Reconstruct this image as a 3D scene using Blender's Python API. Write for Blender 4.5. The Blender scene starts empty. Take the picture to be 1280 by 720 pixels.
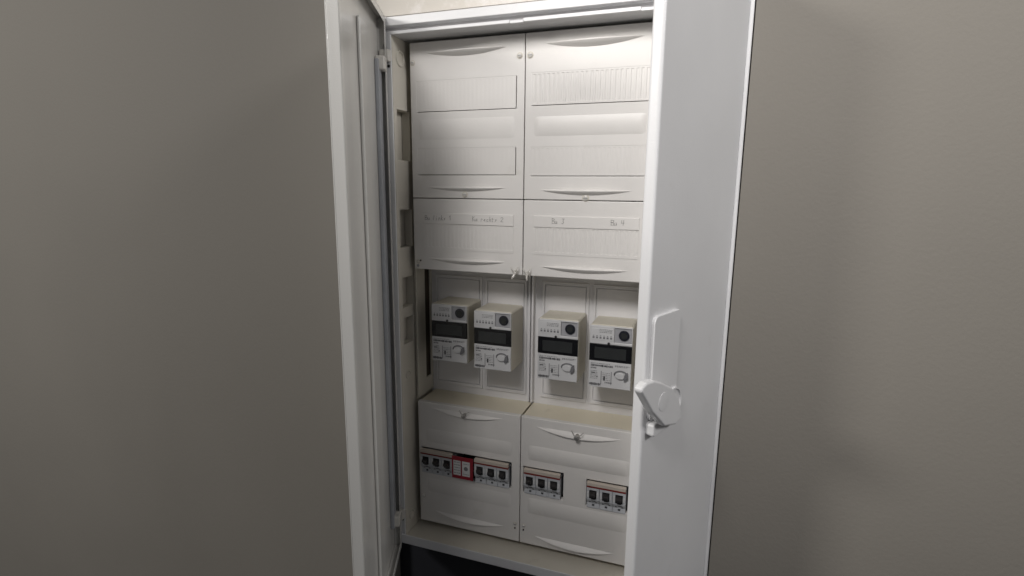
import bpy, math, random
from mathutils import Matrix, Vector
random.seed(7)
S = bpy.context.scene
COL = S.collection

# ------------------------------------------------------------------ camera
cam_d = bpy.data.cameras.new('camera'); cam = bpy.data.objects.new('camera', cam_d); COL.objects.link(cam)
RIGHT = Vector((0.9445076, 0.32837556, 0.00865391)); UP = Vector((-0.06760698, 0.16854264, 0.98337311))
FWD = Vector((-0.32145715, 0.92938844, -0.18139028)); EYE = Vector((.588, -1.0414, .7591))
cam.matrix_world = Matrix(((RIGHT.x, UP.x, -FWD.x, EYE.x), (RIGHT.y, UP.y, -FWD.y, EYE.y), (RIGHT.z, UP.z, -FWD.z, EYE.z), (0, 0, 0, 1)))
cam_d.sensor_width = 36; cam_d.lens = 674.93 / 1280 * 36; cam_d.clip_start = .02; cam_d.clip_end = 100
S.camera = cam

# ------------------------------------------------------------------ light: dim room, ceiling spot, two added fill lamps
w = bpy.data.worlds.new('World'); S.world = w; w.use_nodes = True
bg = w.node_tree.nodes['Background']; bg.inputs[0].default_value = (.86, .90, 1, 1); bg.inputs[1].default_value = .076
def lamp(name, loc, target, size, power, color):
    d = bpy.data.lights.new(name, 'AREA'); d.shape = 'DISK'; d.size = size; d.energy = power; d.color = color
    o = bpy.data.objects.new(name, d); COL.objects.link(o); o.location = loc
    o.rotation_euler = (Vector(target) - Vector(loc)).to_track_quat('-Z', 'Y').to_euler()
d = bpy.data.lights.new('ceiling_spot', 'SPOT'); d.energy = 138; d.spot_size = math.radians(57); d.spot_blend = 1; d.shadow_soft_size = .30; d.color = (1, .97, .945)
o = bpy.data.objects.new('ceiling_spot', d); COL.objects.link(o); o.location = (.22, -1.62, 1.95)
o.rotation_euler = (Vector((.68, 0, 1.02)) - o.location).to_track_quat('-Z', 'Y').to_euler()
lamp('fill_lamp', (2.40, -1.05, 1.95), (.6, -.3, .75), .6, 22, (1, .98, .97))  # unseen lamp, added to brighten the right door's outer face
lamp('fill_lamp', (-2.1, -2.5, 1.90), (-.8, 0, .2), .6, 58, (1, .97, .93))  # unseen lamp, added to light the left wall
S.view_settings.view_transform = 'Standard'; S.view_settings.look = 'None'; S.view_settings.gamma = 1
S.view_settings.exposure = .08
S.render.engine = 'CYCLES'

# ------------------------------------------------------------------ materials
def mat(name, col, rough=.5, var=.06, scale=9, bump=.0, bscale=300, metal=0, spec=.5, stain=None, coat=0, stretch=None):
    m = bpy.data.materials.new(name); m.use_nodes = True; nt = m.node_tree; N = nt.nodes; L = nt.links
    b = N['Principled BSDF']; b.inputs['Roughness'].default_value = rough; b.inputs['Metallic'].default_value = metal
    b.inputs['Specular IOR Level'].default_value = spec
    tc = N.new('ShaderNodeTexCoord'); vec = tc.outputs['Object']
    if stretch:
        mp = N.new('ShaderNodeMapping'); mp.inputs['Scale'].default_value = stretch; L.new(vec, mp.inputs[0]); vec = mp.outputs[0]
    n = N.new('ShaderNodeTexNoise'); n.inputs['Scale'].default_value = scale; n.inputs['Detail'].default_value = 5; L.new(vec, n.inputs[0])
    r = N.new('ShaderNodeMapRange'); r.inputs[1].default_value = .3; r.inputs[2].default_value = .7
    r.inputs[3].default_value = 1 - var; r.inputs[4].default_value = 1 + var * .4; L.new(n.outputs[0], r.inputs[0])
    mx = N.new('ShaderNodeMix'); mx.data_type = 'RGBA'; mx.blend_type = 'MULTIPLY'; mx.inputs[0].default_value = 1
    mx.inputs[6].default_value = (*col, 1); L.new(r.outputs[0], mx.inputs[7]); out = mx.outputs[2]
    if stain:
        n2 = N.new('ShaderNodeTexNoise'); n2.inputs['Scale'].default_value = stain[1]; n2.inputs['Detail'].default_value = 8; n2.inputs['Roughness'].default_value = .7
        L.new(vec, n2.inputs[0])
        r2 = N.new('ShaderNodeMapRange'); r2.inputs[1].default_value = stain[2]; r2.inputs[2].default_value = stain[2] + .12; r2.inputs[4].default_value = stain[3]
        L.new(n2.outputs[0], r2.inputs[0])
        m2 = N.new('ShaderNodeMix'); m2.data_type = 'RGBA'; L.new(r2.outputs[0], m2.inputs[0]); L.new(out, m2.inputs[6]); m2.inputs[7].default_value = (*stain[0], 1); out = m2.outputs[2]
    L.new(out, b.inputs['Base Color'])
    rr = N.new('ShaderNodeMapRange'); rr.inputs[3].default_value = rough - .07; rr.inputs[4].default_value = rough + .1; L.new(n.outputs[0], rr.inputs[0]); L.new(rr.outputs[0], b.inputs['Roughness'])
    if bump:
        n3 = N.new('ShaderNodeTexNoise'); n3.inputs['Scale'].default_value = bscale; n3.inputs['Detail'].default_value = 3; L.new(tc.outputs['Object'], n3.inputs[0])
        bp = N.new('ShaderNodeBump'); bp.inputs['Strength'].default_value = bump; bp.inputs['Distance'].default_value = .001; L.new(n3.outputs[0], bp.inputs['Height']); L.new(bp.outputs[0], b.inputs['Normal'])
    if coat: b.inputs['Coat Weight'].default_value = coat
    return m
M = {
 'cover_warm_lit': mat('cover_plastic_warm_lit', (.70, .645, .52), .5, .07, 12, .12, 420, stain=((.45, .40, .30), 25, .6, .35)),  # cover plastic with warm overhead light put into the beige, plus stains
 'cover': mat('cover_plastic', (.74, .72, .695), .42, .07, 6, .14, 420, stain=((.48, .44, .37), 11, .60, .22)),
 'frame': mat('frame_plastic', (.63, .595, .52), .45, .06, 8, .1, 400, stain=((.4, .37, .31), 22, .6, .35)),
 'paint': mat('white_enamel', (.72, .72, .725), .32, .06, 4, .3, 600, stain=((.46, .44, .41), 13, .61, .20)),
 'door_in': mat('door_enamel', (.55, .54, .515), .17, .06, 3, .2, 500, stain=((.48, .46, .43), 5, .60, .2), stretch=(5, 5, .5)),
 'plate': mat('mount_plate', (.76, .75, .755), .5, .05, 8, .1, 300),
 'meter': mat('meter_case_warm_lit', (.60, .565, .48), .45, .05, 20, .08, 500),  # warm overhead light on the meter tops is put into this beige
 'meter_lo': mat('meter_label', (.58, .58, .585), .4, .05, 20),
 'mgrey': mat('meter_grey', (.36, .36, .38), .4, .05, 30),
 'seal_dark': mat('seal_grey', (.16, .16, .17), .5, .1, 60),
 'black': mat('black_gloss', (.005, .005, .006), .18, .1, 30),
 'lcd': mat('lcd_glass', (.030, .032, .032), .22, .1, 40),
 'lens': mat('lens_black', (.012, .013, .02), .3, .1, 60),
 'ink': mat('ink', (.05, .05, .055), .6, .1, 200),
 'ink2': mat('ink_faint', (.17, .17, .18), .6, .1, 200),
 'pencil': mat('pencil', (.32, .31, .30), .7, .15, 300),
 'brk': mat('breaker_body', (.50, .515, .54), .45, .06, 40),
 'brk_lo': mat('breaker_shoulder', (.30, .31, .33), .5, .12, 60),
 'brk_top': mat('breaker_label', (.52, .46, .40), .5, .06, 40),
 'red': mat('red_stripe', (.19, .018, .013), .45, .1, 40),
 'redcard': mat('red_card', (.27, .010, .022), .5, .12, 60),
 'tog': mat('toggle_black', (.018, .016, .016), .35, .1, 60),
 'white': mat('card_white', (.66, .66, .66), .6, .08, 90),
 'gasket': mat('gasket_rubber', (.32, .33, .35), .6, .1, 30),
 'hole': mat('dark_hole', (.012, .011, .010), .8, .1, 30),
 'brown': mat('dark_slot', (.075, .058, .042), .7, .15, 30),
 'screw': mat('screw_plastic', (.58, .56, .52), .3, .08, 90),
 'steel': mat('steel', (.42, .41, .39), .38, .1, 90, metal=.8),
 'wall_t': mat('taupe_paint', (.205, .19, .166), .75, .05, 2.2, .35, 160),
 'wall_c': mat('cream_plaster', (.60, .565, .51), .85, .05, 5, .4, 120, stain=((.72, .69, .66), 9, .50, .8)),
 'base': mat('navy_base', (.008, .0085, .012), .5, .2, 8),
}

# ------------------------------------------------------------------ mesh helpers
class MB:
    def __init__(s): s.v = []; s.f = []
    def add(s, vs, fs):
        k = len(s.v); s.v += [tuple(p) for p in vs]; s.f += [tuple(i + k for i in f) for f in fs]; return s
    def box(s, x0, x1, y0, y1, z0, z1):
        return s.add([(x0,y0,z0),(x1,y0,z0),(x1,y1,z0),(x0,y1,z0),(x0,y0,z1),(x1,y0,z1),(x1,y1,z1),(x0,y1,z1)],
                     [(0,3,2,1),(4,5,6,7),(0,1,5,4),(1,2,6,5),(2,3,7,6),(3,0,4,7)])
    def prism(s, pts, y0, y1):                       # polygon in x,z extruded along y (y0 = front)
        n = len(pts)
        a = sum(pts[i][0]*pts[(i+1)%n][1]-pts[(i+1)%n][0]*pts[i][1] for i in range(n))
        if a < 0: pts = pts[::-1]
        vs = [(x, y0, z) for x, z in pts] + [(x, y1, z) for x, z in pts]
        return s.add(vs, [tuple(range(n)), tuple(range(2*n-1, n-1, -1))] + [(i, i+n, (i+1)%n+n, (i+1)%n) for i in range(n)])
    def disc(s, cx, cz, r, y0, y1, n=20, dome=0):
        pts = [(cx+r*math.cos(2*math.pi*i/n), cz+r*math.sin(2*math.pi*i/n)) for i in range(n)]
        s.prism(pts, y0, y1)
        if dome:
            k = len(s.v); s.v += [(cx+.55*(x-cx), y0-dome*.8, cz+.55*(z-cz)) for x, z in pts] + [(cx, y0-dome, cz)]
            b = k-2*n
            s.f += [(b+i, b+(i+1)%n, k+(i+1)%n, k+i) for i in range(n)] + [(k+i, k+(i+1)%n, k+n) for i in range(n)]
        return s
    def tube(s, path, r, n=6):
        P = [Vector(p) for p in path]; rings = []
        for i, p in enumerate(P):
            t = (P[min(i+1, len(P)-1)] - P[max(i-1, 0)]).normalized()
            a = t.cross(Vector((.31, .8, .52))).normalized(); b = t.cross(a)
            rings.append([p + r*(a*math.cos(2*math.pi*k/n) + b*math.sin(2*math.pi*k/n)) for k in range(n)])
        vs = [q for R_ in rings for q in R_]
        fs = [(i*n+k, i*n+(k+1)%n, (i+1)*n+(k+1)%n, (i+1)*n+k) for i in range(len(P)-1) for k in range(n)]
        fs += [tuple(range(n-1, -1, -1)), tuple(range((len(P)-1)*n, len(P)*n))]
        return s.add(vs, fs)
    def panel(s, us, vs_, holes, u0, u1, v0, v1, d0, d1, mp):
        """slab u0..u1 x v0..v1, front at depth d0, back edge at d1, with rectangular holes (a,b,c,d[,floor depth])"""
        U = sorted(set([u0, u1] + [h[0] for h in holes] + [h[1] for h in holes] + list(us)))
        V = sorted(set([v0, v1] + [h[2] for h in holes] + [h[3] for h in holes] + list(vs_)))
        inh = lambda u, v: any(h[0] < u < h[1] and h[2] < v < h[3] for h in holes)
        idx = {}; vs = []; fs = []
        def vi(i, j, d):
            k = (i, j, d)
            if k not in idx: idx[k] = len(vs); vs.append(mp(U[i], V[j], d))
            return idx[k]
        nu, nv = len(U)-1, len(V)-1
        solid = lambda i, j: 0 <= i < nu and 0 <= j < nv and not inh((U[i]+U[i+1])/2, (V[j]+V[j+1])/2)
        for i in range(nu):
            for j in range(nv):
                if not solid(i, j): continue
                fs.append((vi(i,j,d0), vi(i+1,j,d0), vi(i+1,j+1,d0), vi(i,j+1,d0)))
                fs.append((vi(i,j,d1), vi(i,j+1,d1), vi(i+1,j+1,d1), vi(i+1,j,d1)))
                for (a, b, ni, nj) in (((i,j),(i+1,j),i,j-1), ((i+1,j),(i+1,j+1),i+1,j), ((i+1,j+1),(i,j+1),i,j+1), ((i,j+1),(i,j),i-1,j)):
                    if not solid(ni, nj): fs.append((vi(*b,d0), vi(*a,d0), vi(*a,d1), vi(*b,d1)))
        return s.add(vs, fs)
    def build(s, name, m, parent=None, bevel=0, seg=2, smooth=False, origin=None, matrix=None):
        me = bpy.data.meshes.new(name)
        vs = s.v
        if matrix is not None: vs = [tuple(matrix @ Vector(p)) for p in vs]
        if origin is not None: vs = [(x-origin[0], y-origin[1], z-origin[2]) for x, y, z in vs]
        me.from_pydata(vs, [], s.f); me.update()
        me.materials.append(M[m] if isinstance(m, str) else m)
        o = bpy.data.objects.new(name, me); COL.objects.link(o)
        if origin is not None: o.location = origin
        if parent is not None: o.parent = parent
        if bevel:
            b = o.modifiers.new('bevel', 'BEVEL'); b.width = bevel; b.segments = seg; b.limit_method = 'ANGLE'; b.angle_limit = math.radians(40)
            b.harden_normals = False
        if smooth:
            for p in me.polygons: p.use_smooth = True
        return o
def empty(name, loc, label, cat, group=None):
    o = bpy.data.objects.new(name, None); COL.objects.link(o); o.location = loc; o.empty_display_size = .05
    o['label'] = label; o['category'] = cat
    if group: o['group'] = group
    return o
def struct(o, label=None):
    o['kind'] = 'structure'
    if label: o['label'] = label; o['category'] = 'floor' if o.name.startswith('floor') else 'wall'
    return o
def at_root(o):                                     # children are modelled in world coordinates
    return o

XZ = lambda u, v, d: (u, d, v)

# ------------------------------------------------------------------ the setting: niche walls
ZT_TOP = 1.094
struct(MB().box(-3.2, -.060, -.040, .30, -.9, 2.2).build('wall_left', 'wall_t'), 'plain taupe painted wall left of the cabinet')
struct(MB().box(0.6478, 3.4, -.052, .30, -.9, 2.2).build('wall_right', 'wall_t'), 'plain taupe painted wall right of the cabinet')
struct(MB().box(-.0598, 0.6474, -.032, .30, ZT_TOP, 2.2).build('wall_above', 'wall_c'), 'cream plaster wall above the cabinet with pale patches')
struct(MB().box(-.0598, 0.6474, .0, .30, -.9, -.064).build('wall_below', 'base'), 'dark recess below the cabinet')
struct(MB().box(-3.2, 3.4, -3.0, .30, -.95, -.9).build('floor', 'base'), 'dark floor below the cabinet')

# ------------------------------------------------------------------ cabinet
CAB = empty('meter_cabinet', (0, 0, 0), 'white electrical meter cabinet with two open doors', 'cabinet')
XL, XR = -.012, .622         # inner side faces
ZT, ZB = 1.0555, -.040        # inner top and floor
YF = -.050                   # front of the frame
# left inner side wall with knock-out pockets
def sidemap(x, sgn): return lambda u, v, d: (x - sgn*d, u, v)
pk = [(-.034, .016, .815, .916), (-.034, .016, .632, .712), (-.032, .016, .500, .566), (-.030, .012, .417, .476)]
mb = MB(); mb.panel([], [], pk, YF+.004, .200, ZB, ZT, 0, .0190, sidemap(XL, 1))
sw = mb.build('side_wall', 'frame', CAB, .0012)
mb = MB(); mb.box(XL-.0203, XL-.0195, YF+.004, .200, ZB, ZT); mb.build('side_wall_back', 'frame', sw)
for zc, yc, r in ((1.016, -.018, .0135), (.345, -.020, .008), (-.002, -.020, .009)):
    mb = MB(); n = 24
    ring = lambda rr, d: [(XL + d, yc + rr*math.cos(2*math.pi*i/n), zc + rr*math.sin(2*math.pi*i/n)) for i in range(n)]
    R_ = [ring(r*1.22, .0002), ring(r*1.12, .0030), ring(r*1.0, .0030), ring(r*.90, .0004), ring(r*.05, .0003)]
    mb.add([p for q in R_ for p in q], [(k*n+i, k*n+(i+1)%n, (k+1)*n+(i+1)%n, (k+1)*n+i) for k in range(4) for i in range(n)])
    mb.build('round_plug', 'frame', sw)
# rim of the left side: front flange with a bright bead
mb = MB(); mb.box(-.034, XL-.0005, YF, YF+.0035, ZB-.018, ZT+.0); mb.build('side_flange', 'paint', CAB, .001)
mb = MB(); mb.box(XR+.0005, .646, YF, .200, ZB-.018, ZT+.0300); mb.build('side_wall', 'paint', CAB, .001)
mb = MB(); mb.box(-.034, -.0325, YF+.004, .200, ZB-.018, ZT+.0300); mb.build('outer_skin', 'paint', CAB)
# top: ceiling sheet, bright lip, shaded gutter, outer frame
mb = MB(); mb.box(-.0322, XR, YF+.006, .200, ZT, ZT+.004); top = mb.build('top_panel', 'paint', CAB)
lip = MB()
segs = [(-.030, .236, .0), (.236, .262, -.0025), (.262, .470, .0012), (.470, .50, -.002), (.50, XR, .0006)]
for a, b, dz in segs: lip.box(a, b-.0004, YF, YF+.0055, ZT-.001+dz*.3, ZT+.0050+dz*.7)
lip.build('rain_lip', 'paint', top, .0008)
mb = MB(); mb.box(-.034, XR+.02, YF+.014, YF+.018, ZT+.004, ZT+.0155); mb.build('gutter', 'plate', top)
mb = MB(); mb.box(-.036, .6472, YF-.002, .200, ZT+.0140, ZT+.0308); mb.build('top_frame', 'paint', top, .0015)
# floor sheet and front lip
mb = MB(); mb.box(-.0322, XR, YF+.001, .200, ZB-.004, ZB); bot = mb.build('bottom_panel', 'frame', CAB)
mb = MB(); mb.box(-.034, .646, YF-.002, YF+.0005, ZB-.018, ZB+.004); mb.build('bottom_lip', 'paint', bot, .001)
mb = MB(); mb.box(-.034, .646, YF+.0006, .200, ZB-.020, ZB-.0165); mb.build('under_panel', 'paint', bot)
# back sheet
mb = MB(); mb.box(-.032, XR, .200, .206, ZB-.018, ZT+.03); mb.build('back_panel', 'frame', CAB)
# hinges on the left
for zc in (1.014, .020):
    mb = MB(); mb.box(-.030, -.010, -.066, -.052, zc-.011, zc+.011); hb = mb.build('hinge', 'screw', CAB, .002)
    mb = MB().disc(0, 0, .0030, -.0006, .002); mb.build('hinge_hole', 'hole', hb, matrix=Matrix.Translation((XL-.006, YF-.0005, zc-.018)))
    mb = MB().tube([(-.021, -.058, zc-.020), (-.021, -.058, zc+.020)], .0032, 10); mb.build('hinge_pin', 'steel', hb, smooth=True)

# ------------------------------------------------------------------ grips, bands, strips, screws (pieces of the covers)
def grip(cx, zl, wdt, P, H, style, parent):
    n = 36; rows = []
    for i in range(n+1):
        u = -1 + 2*i/n; k = max(1-u*u, 0); x = cx + u*wdt/2
        if style == 'under':      # straight lip at the top, slope below
            rows.append([(x, .0004, zl+.0012+.0016*k), (x, -P*k*.75, zl+.0011*k), (x, -P*k, zl-.0005*k), (x, -P*k*.93, zl-.0022*k), (x, -P*k*.45, zl-H*k*.65), (x, .0004, zl-H*k-.0006)])
        else:                     # slope above, curved lip at the bottom
            zb = zl - H*k
            rows.append([(x, .0004, zl+.0010), (x, -P*k*.42, zl-H*k*.40), (x, -P*k*.93, zb+.0015*k), (x, -P*k, zb), (x, -P*k*.8, zb-.0016*k), (x, .0004, zb-.0035*k-.0006)])
    m = len(rows[0])
    fs = [(i*m+j, (i)*m+j+1, (i+1)*m+j+1, (i+1)*m+j) for i in range(n) for j in range(m-1)]
    return MB().add([p for r in rows for p in r], fs).build('grip', 'cover', parent, smooth=True)
def band(x0, x1, z0, z1, h, parent, name='raised_band'):
    nx, nz = 40, 12; vs = []
    for i in range(nx+1):
        for j in range(nz+1):
            x = x0+(x1-x0)*i/nx; t = j/nz
            e = min((x-x0), (x1-x))/.010; e = 1 if e > 1 else math.sin(e*math.pi/2)
            vs.append((x, .0003 - h*e*math.sin(math.pi*t)**.8, z0+(z1-z0)*t))
    fs = [(i*(nz+1)+j, (i+1)*(nz+1)+j, (i+1)*(nz+1)+j+1, i*(nz+1)+j+1) for i in range(nx) for j in range(nz)]
    return MB().add(vs, fs).build(name, 'cover', parent, smooth=True)
def ribbed(x0, x1, z0, z1, depth, parent, pitch=.009, y=-.0006, rz=(.06, .94), name='blanking_strip'):
    """flat strip whose break-off slats are parted by shallow grooves"""
    mb = MB(); n = int((x1-x0)/pitch); p = (x1-x0)/n
    prof = []
    for i in range(n):
        a = x0+i*p
        prof += [(a, 0), (a+p*.36, 0), (a+p*.46, depth), (a+p*.86, depth), (a+p*.96, 0)]
    prof.append((x1, 0)); k = len(prof)
    za, zb = z0+(z1-z0)*rz[0], z0+(z1-z0)*rz[1]
    rows = [[(x, y, z0) for x, d in prof], [(x, y, za-.0006) for x, d in prof], [(x, y+d, za) for x, d in prof], [(x, y+d, zb) for x, d in prof], [(x, y, zb+.0006) for x, d in prof], [(x, y, z1) for x, d in prof]]
    fs = [(r*k+i, r*k+i+1, (r+1)*k+i+1, (r+1)*k+i) for r in range(5) for i in range(k-1)]
    mb.add([q for r in rows for q in r], fs)
    mb.add([(x0,y,z0),(x1,y,z0),(x1,y,z1),(x0,y,z1),(x0,y+.006,z0),(x1,y+.006,z0),(x1,y+.006,z1),(x0,y+.006,z1)], [(0,4,5,1),(1,5,6,2),(2,6,7,3),(3,7,4,0)])
    return mb.build(name, 'cover', parent)
def screw(x, z, r, parent, m='screw', slot=True, name='cover_screw', pr=.0022):
    mb = MB().disc(x, z, r, -pr, .0, 20, .0009); o = mb.build(name, m, parent)
    mb = MB().disc(x, z, r*1.35, -.0005, .0008, 20); mb.build('screw_seat', 'frame', parent)
    if slot: mb = MB().box(x-r*.7, x+r*.7, -pr-.0013, -pr+.0002, z-.0005, z+.0005); mb.build('screw_slot', 'gasket', parent)
    return o
def sealing(x, z, parent, tilt=0):
    mb = MB()
    mb.disc(x, z, .0036, -.008, .0, 14, .001); mb.disc(x, z, .0060, -.0025, .0, 14)
    mb.tube([(x-.001, -.007, z+.002), (x-.006, -.010, z+.007), (x-.009, -.006, z+.012)], .0009)
    mb.tube([(x+.001, -.007, z+.002), (x+.005, -.011, z+.008), (x+.007, -.007, z+.013)], .0009)
    mb.tube([(x, -.008, z-.002), (x+tilt, -.011, z-.008), (x+tilt*1.6, -.010, z-.011)], .0022)
    return mb.build('sealing_screw', 'screw', parent)

DEP = .086
def cover(x0, x1, z0, z1, holes, label):
    g = .0008
    mb = MB(); mb.panel([], [], holes, x0+g, x1-g, z0+g, z1-g, 0, .012, XZ)
    o = mb.build('cover', 'cover', CAB, .0014, 2); o['label'] = label
    sk = MB()
    e = .0022
    sk.box(x0+e, x0+e+.003, .0121, DEP, z0+e, z1-e); sk.box(x1-e-.003, x1-e, .0121, DEP, z0+e, z1-e)
    sk.box(x0+e+.0031, x1-e-.0031, .0121, DEP, z1-e-.003, z1-e); sk.box(x0+e+.0031, x1-e-.0031, .0121, DEP, z0+e, z0+e+.003)
    sk.build('cover_flange', 'cover_warm_lit', o)
    return o
# heights of the four rows
Z1, Z2, Z3, Z4, Z5 = 1.050, .737, .583, .277, -.026
XM = .2505
# upper left
h1 = [(.0155, .2335, .9125, .9730), (.0155, .2335, .7850, .8390)]
c = cover(0, XM, Z2, Z1, h1, 'upper left cover with two plain blank strips')
for h in h1:
    st = ribbed(h[0]-.001, h[1]-.0013, h[2]+.0014, h[3]+.001, .00008, c, y=.0003)
band(.018, .232, .855, .900, .0017, c)
grip(.126, 1.0275, .172, .012, .010, 'under', c); grip(.125, .7600, .178, .008, .008, 'under', c)
screw(.2395, 1.0095, .0045, c); screw(.0075, 1.0105, .0042, c); screw(.1225, .7455, .0048, c)
# upper right
h2 = [(XM+.0140, .4845, .9160, .9760), (XM+.0140, .4845, .7830, .8380)]
c = cover(XM, .500, Z2, Z1, h2, 'upper right cover with ribbed blank strips')
ribbed(h2[0][0]-.001, h2[0][1]+.0008, h2[0][2]+.0014, h2[0][3]+.001, .0009, c, y=.0003)
ribbed(h2[1][0]-.001, h2[1][1]+.0008, h2[1][2]+.0014, h2[1][3]+.001, .00025, c, y=.0003)
band(.270, .484, .858, .897, .0027, c)
grip(.3815, 1.0275, .182, .013, .011, 'under', c); grip(.374, .7560, .180, .009, .009, 'under', c)
screw(.2605, 1.0090, .0048, c); screw(.3760, .7420, .0052, c); screw(.4935, .7480, .0035, c)
# second row
def strokes(txt, x, z, s, parent):
    G = {'B': [[(0,0),(0,1)],[(0,1),(.5,.9),(.45,.6),(0,.5),(.55,.4),(.5,.05),(0,0)]], 'K': [[(0,0),(.05,1)],[(.5,1),(.05,.5),(.6,0)]],
         'u': [[(0,.5),(.05,.05),(.35,.05),(.4,.5),(.45,0)]], 'l': [[(.05,0),(.2,1)]], 'i': [[(.1,0),(.15,.5)],[(.2,.75),(.22,.8)]],
         'n': [[(0,0),(.1,.5),(.15,.4),(.35,.5),(.4,0)]], 'k': [[(0,0),(.15,1)],[(.4,.55),(.1,.3),(.4,0)]], 's': [[(.4,.5),(.1,.42),(.3,.2),(0,0)]],
         'r': [[(0,0),(.08,.5),(.3,.45)]], 'e': [[(.05,.25),(.35,.35),(.2,.5),(.03,.2),(.35,.05)]], 'c': [[(.35,.45),(.1,.4),(.05,.05),(.35,.05)]],
         'h': [[(0,0),(.15,1)],[(.05,.3),(.3,.5),(.35,0)]], 't': [[(.1,.8),(.08,0),(.25,.03)],[(0,.5),(.3,.55)]],
         '1': [[(0,.7),(.25,1),(.2,0)]], '2': [[(0,.8),(.25,1),(.45,.75),(0,0),(.5,.05)]], '3': [[(0,.95),(.45,.95),(.2,.55),(.45,.3),(.2,0),(0,.1)]], '4': [[(.1,1),(.05,.5),(.5,.5)],[(.45,1),(.35,0)]]}
    mb = MB()
    for ch in txt:
        if ch == ' ': x += s*.75; continue
        for pl in G[ch]:
            P = [(x+p[0]*s+random.uniform(-.05,.05)*s, z+p[1]*s+random.uniform(-.05,.05)*s) for p in pl]
            for a, b in zip(P, P[1:]):
                dx, dz = b[0]-a[0], b[1]-a[1]; L = math.hypot(dx, dz) or 1; t = .00042; nx, nz = -dz/L*t, dx/L*t; ex, ez = dx/L*t*.7, dz/L*t*.7
                mb.prism([(a[0]-ex+nx, a[1]-ez+nz), (a[0]-ex-nx, a[1]-ez-nz), (b[0]+ex-nx, b[1]+ez-nz), (b[0]+ex+nx, b[1]+ez+nz)], -.0021, -.0018)
        x += s*.62
    return mb.build('handwriting', 'pencil', parent)
for a, b, texts, lab, rd in ((0, XM, (('Bu links 1', .0300), ('Ku rechts 2', .1400)), 'second row cover on the left with pencil writing', .00025),
                         (XM, .5, (('Bu 3', .3110), ('Bu 4', .4270)), 'second row cover on the right with short pencil numbers', .00055)):
    c = cover(a, b, Z3, Z2, [], lab)
    ribbed(a+.0223, b-.0203, .6283, .6815, rd, c, rz=(.12, .98), y=-.0008)
    mb = MB().box(a+.0223, b-.0203, -.0018, .0004, .6835, .7060); ls = mb.build('label_strip', 'cover', c, .0006)
    for t, x in texts: strokes(t, x, .6915, .0098, c)
    grip((a+b)/2, .6085 if a == 0 else .6045, .178, .009, .0095, 'under', c)
    if a == 0:
        sealing(.2360, .5885, c, -.003); screw(.0100, .6000, .0035, c, slot=False); screw(.0100, .5915, .0028, c, 'gasket', False)
        screw(.0165, .6030, .0016, c, 'hole', False)
    else: sealing(.2620, .5870, c, .001); screw(.4930, .5950, .0030, c)
# lower row
hb = (.0080, .2300, .1020, .1640)
c = cover(0, XM, Z5, Z4, [hb], 'lower left cover with one long breaker window')
grip(.1215, .2640, .176, .0050, .0105, 'over', c); band(.020, .232, .178, .214, .0019, c); band(.020, .232, .052, .090, .0016, c)
grip(.126, .0060, .172, .008, .009, 'over', c)
mb = MB().disc(.1190, .2600, .0045, -.012, .0, 16, .001); mb.tube([(.119, -.012, .262), (.112, -.010, .268), (.108, -.004, .270)], .0008); mb.tube([(.119, -.012, .262), (.127, -.010, .268), (.131, -.004, .2695)], .0008); mb.build('sealing_screw', 'steel', c)
screw(.2400, .0180, .0032, c); screw(.2400, .0080, .0016, c, 'hole', False); screw(.010, .040, .004, c, 'cover', False)
h3 = [(.2580, .3480, .0990, .1615), (.3980, .4880, .0970, .1580)]
c = cover(XM, .500, Z5, Z4, h3, 'lower right cover with two breaker windows')
grip(.3750, .2580, .182, .0060, .0115, 'over', c); band(.268, .486, .178, .214, .0032, c); band(.268, .486, .050, .090, .0028, c)
grip(.3740, -.0020, .176, .009, .010, 'over', c)
mb = MB().disc(.3757, .2520, .0050, -.014, .0, 16, .001); mb.tube([(.376, -.014, .254), (.368, -.012, .261), (.364, -.006, .264)], .0009); mb.tube([(.376, -.014, .254), (.385, -.012, .260), (.389, -.006, .263)], .0009); mb.build('sealing_screw', 'steel', c)
screw(.2600, .0180, .0032, c, 'cover'); screw(.2600, .0080, .0016, c, 'hole', False)
# side compartment beyond the right covers
for za, zb in ((Z5, Z4), (Z4+.002, Z3), (Z3+.002, Z2), (Z2+.002, Z1)):
    mb = MB().box(.502, XR-.004, .001, .012, za+.001, zb-.001); mb.build('blank_side_cover', 'cover', CAB, .0012)
# near-black sheet behind breaker windows, the void's shade put into its colour
mb = MB().box(.004, .496, .058, .062, .07, .19); mb.build('breaker_void_shade', 'hole', CAB)

# ------------------------------------------------------------------ meter bay
BY = .087
mb = MB().box(-.008, .508, BY, BY+.004, Z4-.01, Z3+.02); bayp = mb.build('meter_back_plate', 'plate', CAB)
mb = MB()
mb.panel([], [], [(.052, .078, .315, .575)], .014, BY-.0005, Z4+.001, Z3-.001, 0, .004, lambda u, v, d: (-.003-d, u, v))
bw = mb.build('bay_side_wall', 'frame', CAB, .0008)
mb = MB().box(-.0125, -.009, .045, BY, .30, .58); mb.build('bay_slot_back', 'brown', bw)
mb = MB().box(-.0080, -.0075, .0123, .0139, Z4, Z3); mb.build('bay_edge', 'frame', bw)
mb = MB().box(.503, .508, .013, BY-.0005, Z4+.001, Z3-.001); mb.build('bay_side_wall', 'frame', CAB)
mb = MB().box(.2405, .2445, BY-.010, BY-.0003, Z4+.002, Z3); mb.build('divider_rib', 'plate', CAB, .0008)
mb = MB().box(.2485, .2530, BY-.014, BY-.0003, Z4+.002, Z3); mb.build('divider_rib', 'plate', CAB, .0008)
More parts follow.
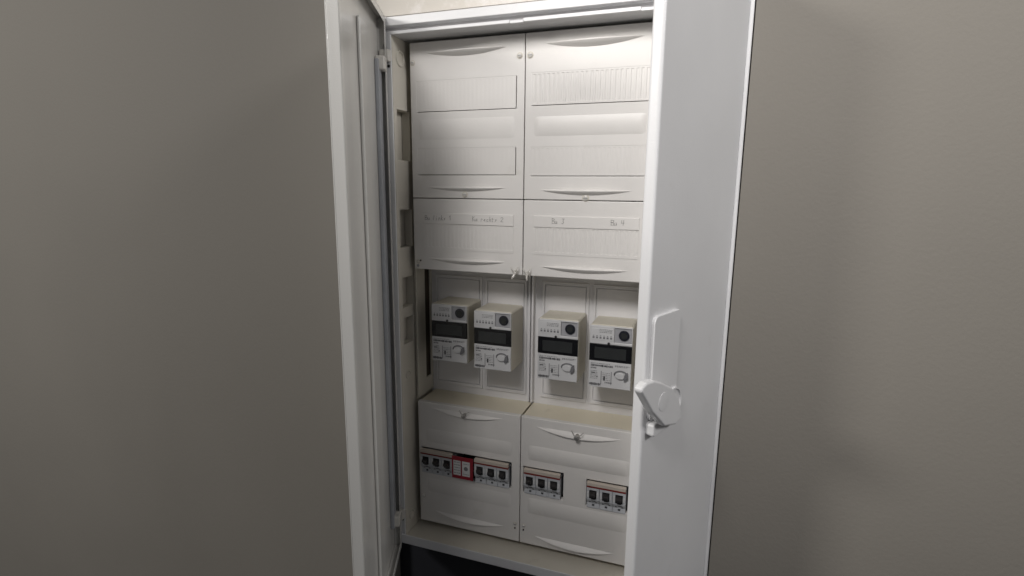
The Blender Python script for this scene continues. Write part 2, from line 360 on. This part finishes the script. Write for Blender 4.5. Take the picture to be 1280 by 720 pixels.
for a, b in ((.006, .1265), (.1335, .2345), (.2690, .3740), (.3830, .4900)):
    mb = MB()
    mb.panel([], [], [(a+.006, b-.006, .300, .553)], a, b, .292, .560, BY-.0034, BY-.0002, XZ)
    fr = mb.build('mounting_frame', 'plate', CAB, .0010)
    mb = MB().box(a+.0075, b-.0075, BY-.0024, BY-.0002, .3015, .5515); mb.build('mounting_plate', 'plate', fr, .0008)
    mb = MB().box((a+b)/2-.008, (a+b)/2+.008, BY-.004, BY-.0002, .5532, .5598); 

# ------------------------------------------------------------------ electricity meters
def dashes(mb, x0, x1, z, h, y, lo=.001, hi=.004, gap=.0009):
    x = x0
    while x < x1:
        l = min(random.uniform(lo, hi), x1-x); k = h*random.uniform(.75, 1.15)
        mb.box(x, x+l, y-.00025, y, z-k/2, z+k/2); x += l + gap*random.uniform(.7, 1.8)
W_, H_, MY = .0860, .1318, .006
def make_meter():
    r = empty('electricity_meter', (0, 0, 0), '', 'electricity meter', 'electricity meters in the bay')
    w, h = W_, H_; yb = .078           # local: x 0..w, z 0..h, y 0 (front) .. yb
    mb = MB(); mb.prism([(0.0, 0), (w, 0), (w, h-.003), (w-.003, h), (.003, h), (0, h-.003)], .0012, yb); mb.build('case', 'meter', r, .0022, 3)
    # top front block with grey socket field on the right
    zt0 = h*.705
    mb = MB(); mb.panel([], [], [(w*.575, w-.0028, h*.745, h-.0040)], .0008, w-.0008, zt0, h-.0016, -.0042, .0013, XZ); tp = mb.build('front_upper', 'meter_lo', r, .0010)
    mb = MB().box(w*.58, w-.0034, -.0016, .0012, h*.748, h-.0045); so = mb.build('socket_field', 'mgrey', r, .0004)
    mb = MB().disc(w*.795, h*.862, .0105, -.0042, -.0014, 28); lr = mb.build('optical_ring', 'lens', r, .0006)
    mb = MB().disc(w*.795, h*.862, .0065, -.0049, -.0040, 24); mb.build('optical_port', 'mgrey' if False else 'lcd', lr)
    mb = MB().box(.0045, w*.555, -.0050, -.0040, h*.765, h-.0075); lp = mb.build('rating_plate', 'meter_lo', r, .0003)
    mb = MB(); 
    for k in range(3): dashes(mb, .020, w*.53, h*(.935-.022*k), .0010, -.0051)
    for k in range(6): mb.box(.0065+k*.0070, .0105+k*.0070, -.0053, -.0050, h*.790, h*.818)
    for k in range(6): mb.box(.0070+k*.0070, .0097+k*.0070, -.0053, -.0050, h*.828, h*.838)
    mb.build('printed_text', 'ink2', lp)
    # display band
    mb = MB().box(.0006, w-.0006, -.0036, .0011, h*.435, h*.700); db = mb.build('display_window', 'black', r, .0008)
    mb = MB().box(w*.13, w*.86, -.0040, -.0035, h*.478, h*0.652); mb.build('display', 'lcd', db)
    mb = MB().disc(w*.455, h*.722, .0026, -.0056, -.0040, 16); mb.build('call_button', 'tog', r)
    # lower label
    mb = MB().box(.0008, w-.0008, -.0038, .0011, .0020, h*.430); lo = mb.build('front_lower', 'meter_lo', r, .0009)
    mb = MB(); Y = -.0039
    dashes(mb, .0050, w*.58, h*.360, .0042, Y, .0012, .0030, .0007); dashes(mb, .0050, .016, h*.318, .0028, Y, .001, .002, .0006)
    dashes(mb, .0030, .026, h*.060, .0050, Y, .0006, .0016, .0005)
    mb.box(w*.20, w*.225, Y-.0003, Y, h*.17, h*.19); mb.box(w*.36, w*.40, Y-.0003, Y, h*.13, h*.20); mb.box(w*.07, w*.16, Y-.0003, Y, h*.235, h*.250); dashes(mb, w*.40, w*.56, h*.10, .0030, Y, .0008, .0020, .0008)
    mb.build('printed_text', 'ink', lo)
    mb = MB(); dashes(mb, w*.62, w*.95, h*.385, .0014, Y); dashes(mb, w*.62, w*.90, h*.370, .0011, Y); dashes(mb, .0050, w*.5, h*.395, .0010, Y)
    for k in range(6): dashes(mb, .0045, w*.22, h*(.27-.024*k), .0009, Y)
    for k in range(5): dashes(mb, w*.33, w*.52, h*(.25-.028*k), .0010, Y)
    for (a, b) in ((.30, .315), (.535, .55)): mb.box(w*a, w*b, Y-.0002, Y, h*.07, h*.28)
    mb.build('printed_text', 'ink2', lo)
    # lead seal: dark arc modelled for the shade round the cap, cap, tag
    mb = MB(); mb.tube([(w*.76+.0125*math.cos(t), -.0045, h*.245+.0085*math.sin(t)) for t in [math.radians(20+14*k) for k in range(13)]], .0013, 6)
    sl = mb.build('seal_shade_arc', 'seal_dark', r, smooth=True)
    mb = MB(); mb.prism([(w*.755+.0105*math.cos(t), h*.235+.0068*math.sin(t)) for t in [2*math.pi*k/20 for k in range(20)]], -.0080, -.0037); mb.build('seal_cap', 'meter_lo', sl, .0014, 3)
    mb = MB(); mb.prism([(w*.86, h*.275), (w*.92, h*.30), (w*.935, h*.215), (w*.85, h*.165), (w*.83, h*.185)], -.0100, -.0038); mb.build('seal_tag', 'seal_dark', sl, .0006)
    # foot
    mb = MB().box(.004, w-.004, yb+.0001, .0805, .004, h-.004); mb.build('plug_base', 'mgrey', r)
    return r
def copy_tree(o, parent=None):
    c_ = o.copy(); COL.objects.link(c_); c_.parent = parent
    for ch in list(o.children): copy_tree(ch, c_)
    return c_
mlabels = ['electricity meter against the slotted bay wall, leftmost of four', 'second electricity meter from the left door, above the left breakers',
           'electricity meter just right of the divider rib between the two fields', 'rightmost electricity meter, partly behind the right door edge']
mpos = [(.0382, .3772), (.1402, .3702), (.2842, .3650), (.3928, .3618)]
m0 = make_meter(); allm = [m0] + [copy_tree(m0) for _ in range(3)]
for o, (x, z), l in zip(allm, mpos, mlabels): o.location = (x, MY, z); o['label'] = l

# ------------------------------------------------------------------ main breakers (three poles each)
def make_breaker():
    r = empty('circuit_breaker', (0, 0, 0), '', 'circuit breaker', 'three pole breakers in the lower covers')
    pw = .0272
    for k in range(3):
        x = k*pw
        mb = MB(); prof = [(-.0030, .0), (-.0010, .010), (-.0085, .0215), (-.0085, .0490), (.055, .0490), (.055, 0)]   # (y,z)
        n = len(prof); vs = [(x+.0003, y, z) for y, z in prof] + [(x+pw-.0003, y, z) for y, z in prof]
        mb.add(vs, [tuple(range(n)), tuple(range(2*n-1, n-1, -1))] + [(i, i+n, (i+1) % n+n, (i+1) % n) for i in range(n)])
        po = mb.build('pole', 'brk', r, .0006)
        mb = MB().box(x+.0060, x+.0212, -.0090, -.0080, .0245, .0435); sl_ = mb.build('toggle_slot', 'tog', po)
        mb = MB(); mb.add([(x+.0080,-.0088,.030),(x+.0195,-.0088,.030),(x+.0195,-.0190,.033),(x+.0080,-.0190,.033),(x+.0080,-.0088,.0410),(x+.0195,-.0088,.0410),(x+.0195,-.0175,.0385),(x+.0080,-.0175,.0385)], [(0,1,2,3),(4,7,6,5),(3,2,6,7),(0,3,7,4),(1,5,6,2),(0,4,5,1)])
        mb.build('toggle', 'tog', po, .0008)
        mb = MB(); mb.box(x+.0100, x+.0185, -.0089, -.0084, .0225, .0243)
        # marks on the sloping shoulder
        def sh(u0, u1, z0, z1):
            f = lambda z: (-.0010 + (-.0075)*(z-.010)/.0115 if z >= .010 else -.0030+.0020*z/.010) - .0004
            mb.add([(x+u0, f(z0), z0), (x+u1, f(z0), z0), (x+u1, f(z1), z1), (x+u0, f(z1), z1)], [(0,1,2,3)])
        sh(.011, .020, .0165, .0190); sh(.006, .009, .012, .0155); sh(.0115, .0165, .0045, .0085); sh(.019, .0225, .0120, .0150)
        mb.build('printed_mark', 'ink', po)
        mb = MB(); mb.box(x+.0015, x+.0055, -.0090, -.0084, .027, .040); mb.box(x+.0222, x+.0258, -.0090, -.0084, .029, .039); mb.build('status_window', 'white', po)
        mb = MB(); mb.add([(x+.001, -.0034, .0005), (x+pw-.001, -.0034, .0005), (x+pw-.001, -.0014, .0098), (x+.001, -.0014, .0098)], [(0,1,2,3)]); 
    mb = MB().box(.0004, 3*pw-.0004, -.0096, .0, .0527, .0600); mb.build('label_strip', 'brk_top', r, .0005)
    mb = MB().box(.0004, 3*pw-.0004, -.0092, .0, .0491, .0526); mb.build('red_stripe', 'red', r)
    return r
blabels = ['left breaker in the long window, left of the red card', 'breaker in the long window, right of the red card', 'breaker alone in its window, nearest the seam between lower covers', 'breaker in the window beside the right door edge']
bpos = [(.0085, .1020), (.1440, .1020), (.2610, .1000), (.4000, .0965)]
b0 = make_breaker(); allb = [b0] + [copy_tree(b0) for _ in range(3)]
for o, (x, z), l in zip(allb, bpos, blabels): o.location = (x, 0, z); o['label'] = l
# red card between the two left breakers
rc = empty('warning_card', (.0908, -.012, .1085), 'red card with two white fields between the left breakers', 'card')
mb = MB().box(0, .0520, 0, .0016, 0, .0535); mb.build('card', 'redcard', rc, .0005)
mb = MB().box(.0040, .0220, -.0004, -.0001, .0085, .0440); p1 = mb.build('white_field', 'white', rc)
mb = MB().box(.0255, .0445, -.0004, -.0001, .0085, .0440); p2 = mb.build('white_field', 'white', rc)
mb = MB()
for k in range(5): dashes(mb, .0060, .0205, .040-.0065*k, .0018, -.0005, .001, .003)
mb.build('printed_text', 'ink2', p1)
mb = MB(); mb.disc(.035, .027, .0050, -.0007, -.0004, 14); dashes(mb, .028, .043, .0135, .0014, -.0005); dashes(mb, .029, .042, .0385, .0014, -.0005); mb.build('printed_text', 'ink2', p2)
for s_ in (.003, .047): MB().box(s_, s_+.003, .0017, .012, .02, .03).build('card_clip', 'redcard', rc)

# ------------------------------------------------------------------ doors (parts of the cabinet)
def frame_matrix(org, ux, uy): # local x -> ux, local y -> uy, z up
    return Matrix(((ux.x, uy.x, 0, org[0]), (ux.y, uy.y, 0, org[1]), (0, 0, 1, org[2]), (0, 0, 0, 1)))
# left: local x along the door from hinge to free edge, local y towards its inner side
a = math.radians(68); ux = Vector((math.cos(a), -math.sin(a), 0)); uin = Vector((math.sin(a), math.cos(a), 0))
ML = frame_matrix((-.020, -.054, -.062), ux, uin); WD, HD = .362, 1.148
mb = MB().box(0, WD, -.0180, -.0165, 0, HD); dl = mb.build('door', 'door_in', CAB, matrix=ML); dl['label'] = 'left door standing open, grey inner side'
for nm, bx_ in (('door_edge', (0, .0016, -.0164, 0, .0, HD)), ('door_edge', (WD-.0016, WD, -.0164, 0, 0, HD)), ('door_edge', (.0018, WD-.0018, -.0164, 0, HD-.0016, HD)), ('door_edge', (.0018, WD-.0018, -.0164, 0, 0, .0016)),
                ('door_return', (.0018, .014, -.0014, .0002, .002, HD-.002)), ('door_return', (WD-.014, WD-.0018, -.0014, .0002, .002, HD-.002)), ('door_return', (.0142, WD-.0142, -.0014, .0002, HD-.0135, HD-.002)), ('door_return', (.0142, WD-.0142, -.0014, .0002, .002, .0135))):
    MB().box(*bx_).build(nm, 'door_in', dl, .0007, matrix=ML)
MB().box(.125, .185, -.0163, -.0100, .05, HD-.05).build('stiffener', 'door_in', dl, .0055, 4, matrix=ML)
MB().box(.016, .044, -.0163, -.0080, .070, HD-.085).build('gasket', 'gasket', dl, .002, matrix=ML)
for zc in (HD-.092, .085): MB().box(.015, .040, -.016, .003, zc-.013, zc+.013).build('hinge_block', 'screw', dl, .003, matrix=ML)
# right: local x from free edge to hinge, local y into the door (front is y = 0, the outer face)
F0 = Vector((.5300, -.310, 0)); H0 = Vector((.640, -.051, 0)); ux = (H0-F0).normalized(); un = Vector((-ux.y, ux.x, 0))
WR = (H0-F0).length
MR = frame_matrix((F0.x, F0.y, -.062), ux, un)
mb = MB().box(0, WR, 0, .018, 0, HD); dr = mb.build('door', 'paint', CAB, .0045, 4, matrix=MR); dr['label'] = 'right door half open, white outer face with handle'
for p in dr.data.polygons: p.use_smooth = False
def on_door(px, py, off=0.0):
    """point of the door's outer face (raised by off) on the measured sight line; gives local door coordinates"""
    d = RIGHT*((px-640)/674.93) - UP*((py-360)/674.93) + FWD
    n = Vector((-un.x, -un.y, 0)); o = F0 + n*off
    t = (o - EYE).dot(n)/d.dot(n); p = EYE + d*t
    q = p - Vector((F0.x, F0.y, -.062)); return (q.dot(ux), q.z)
# handle: long escutcheon plate, round dish, lever paddle turned askew, lower block
px0, pzt = on_door(815, 396); px1 = px0 + .080; pzb = on_door(808, 527)[1]; fzb = on_door(808, 543)[1]
def rounded(x0, x1, z0, z1, r, n=5):
    P = []
    for cx, cz, t in ((x1-r, z1-r, 0), (x0+r, z1-r, 90), (x0+r, z0+r, 180), (x1-r, z0+r, 270)):
        P += [(cx+r*math.cos(math.radians(t+90*k/n)), cz+r*math.sin(math.radians(t+90*k/n))) for k in range(n+1)]
    return P
zo = .062
hp = MB().prism(rounded(px0, px1, pzb, pzt, .010), -.0055, .0002).build('handle', 'paint', dr, .0012, 3, matrix=MR)
MB().prism(rounded(px0-.001, px1+.001, fzb, pzb-.0005, .005), -.0130, .0002).build('handle_foot', 'paint', hp, .002, 3, matrix=MR)
cx, cz = on_door(836, 503)
n = 32; mb = MB()
ring = lambda r, y: [(cx+r*math.cos(2*math.pi*i/n), y, cz+r*math.sin(2*math.pi*i/n)) for i in range(n)]
R_ = [ring(.026, -.0052), ring(.026, -.0085), ring(.0235, -.0085), ring(.0220, -.0062), ring(.001, -.0062)]
mb.add([p for q in R_ for p in q], [(k*n+i, k*n+(i+1)%n, (k+1)*n+(i+1)%n, (k+1)*n+i) for k in range(4) for i in range(n)])
mb.build('handle_dish', 'paint', hp, matrix=MR)
pts = [on_door(*p, .022) for p in ((799, 490), (800, 484), (806, 478), (815, 475), (824, 477), (838, 484), (846, 497), (850, 520), (842, 530), (828, 532), (813, 515))]
MB().prism(pts, -.026, -.013).build('lever', 'paint', hp, .003, 3, matrix=MR)
MB().disc(on_door(829, 502, .026)[0], on_door(829, 502, .026)[1], .013, -.0266, -.0255, 28, .0003).build('lever_hub', 'paint', hp, .0008, matrix=MR)
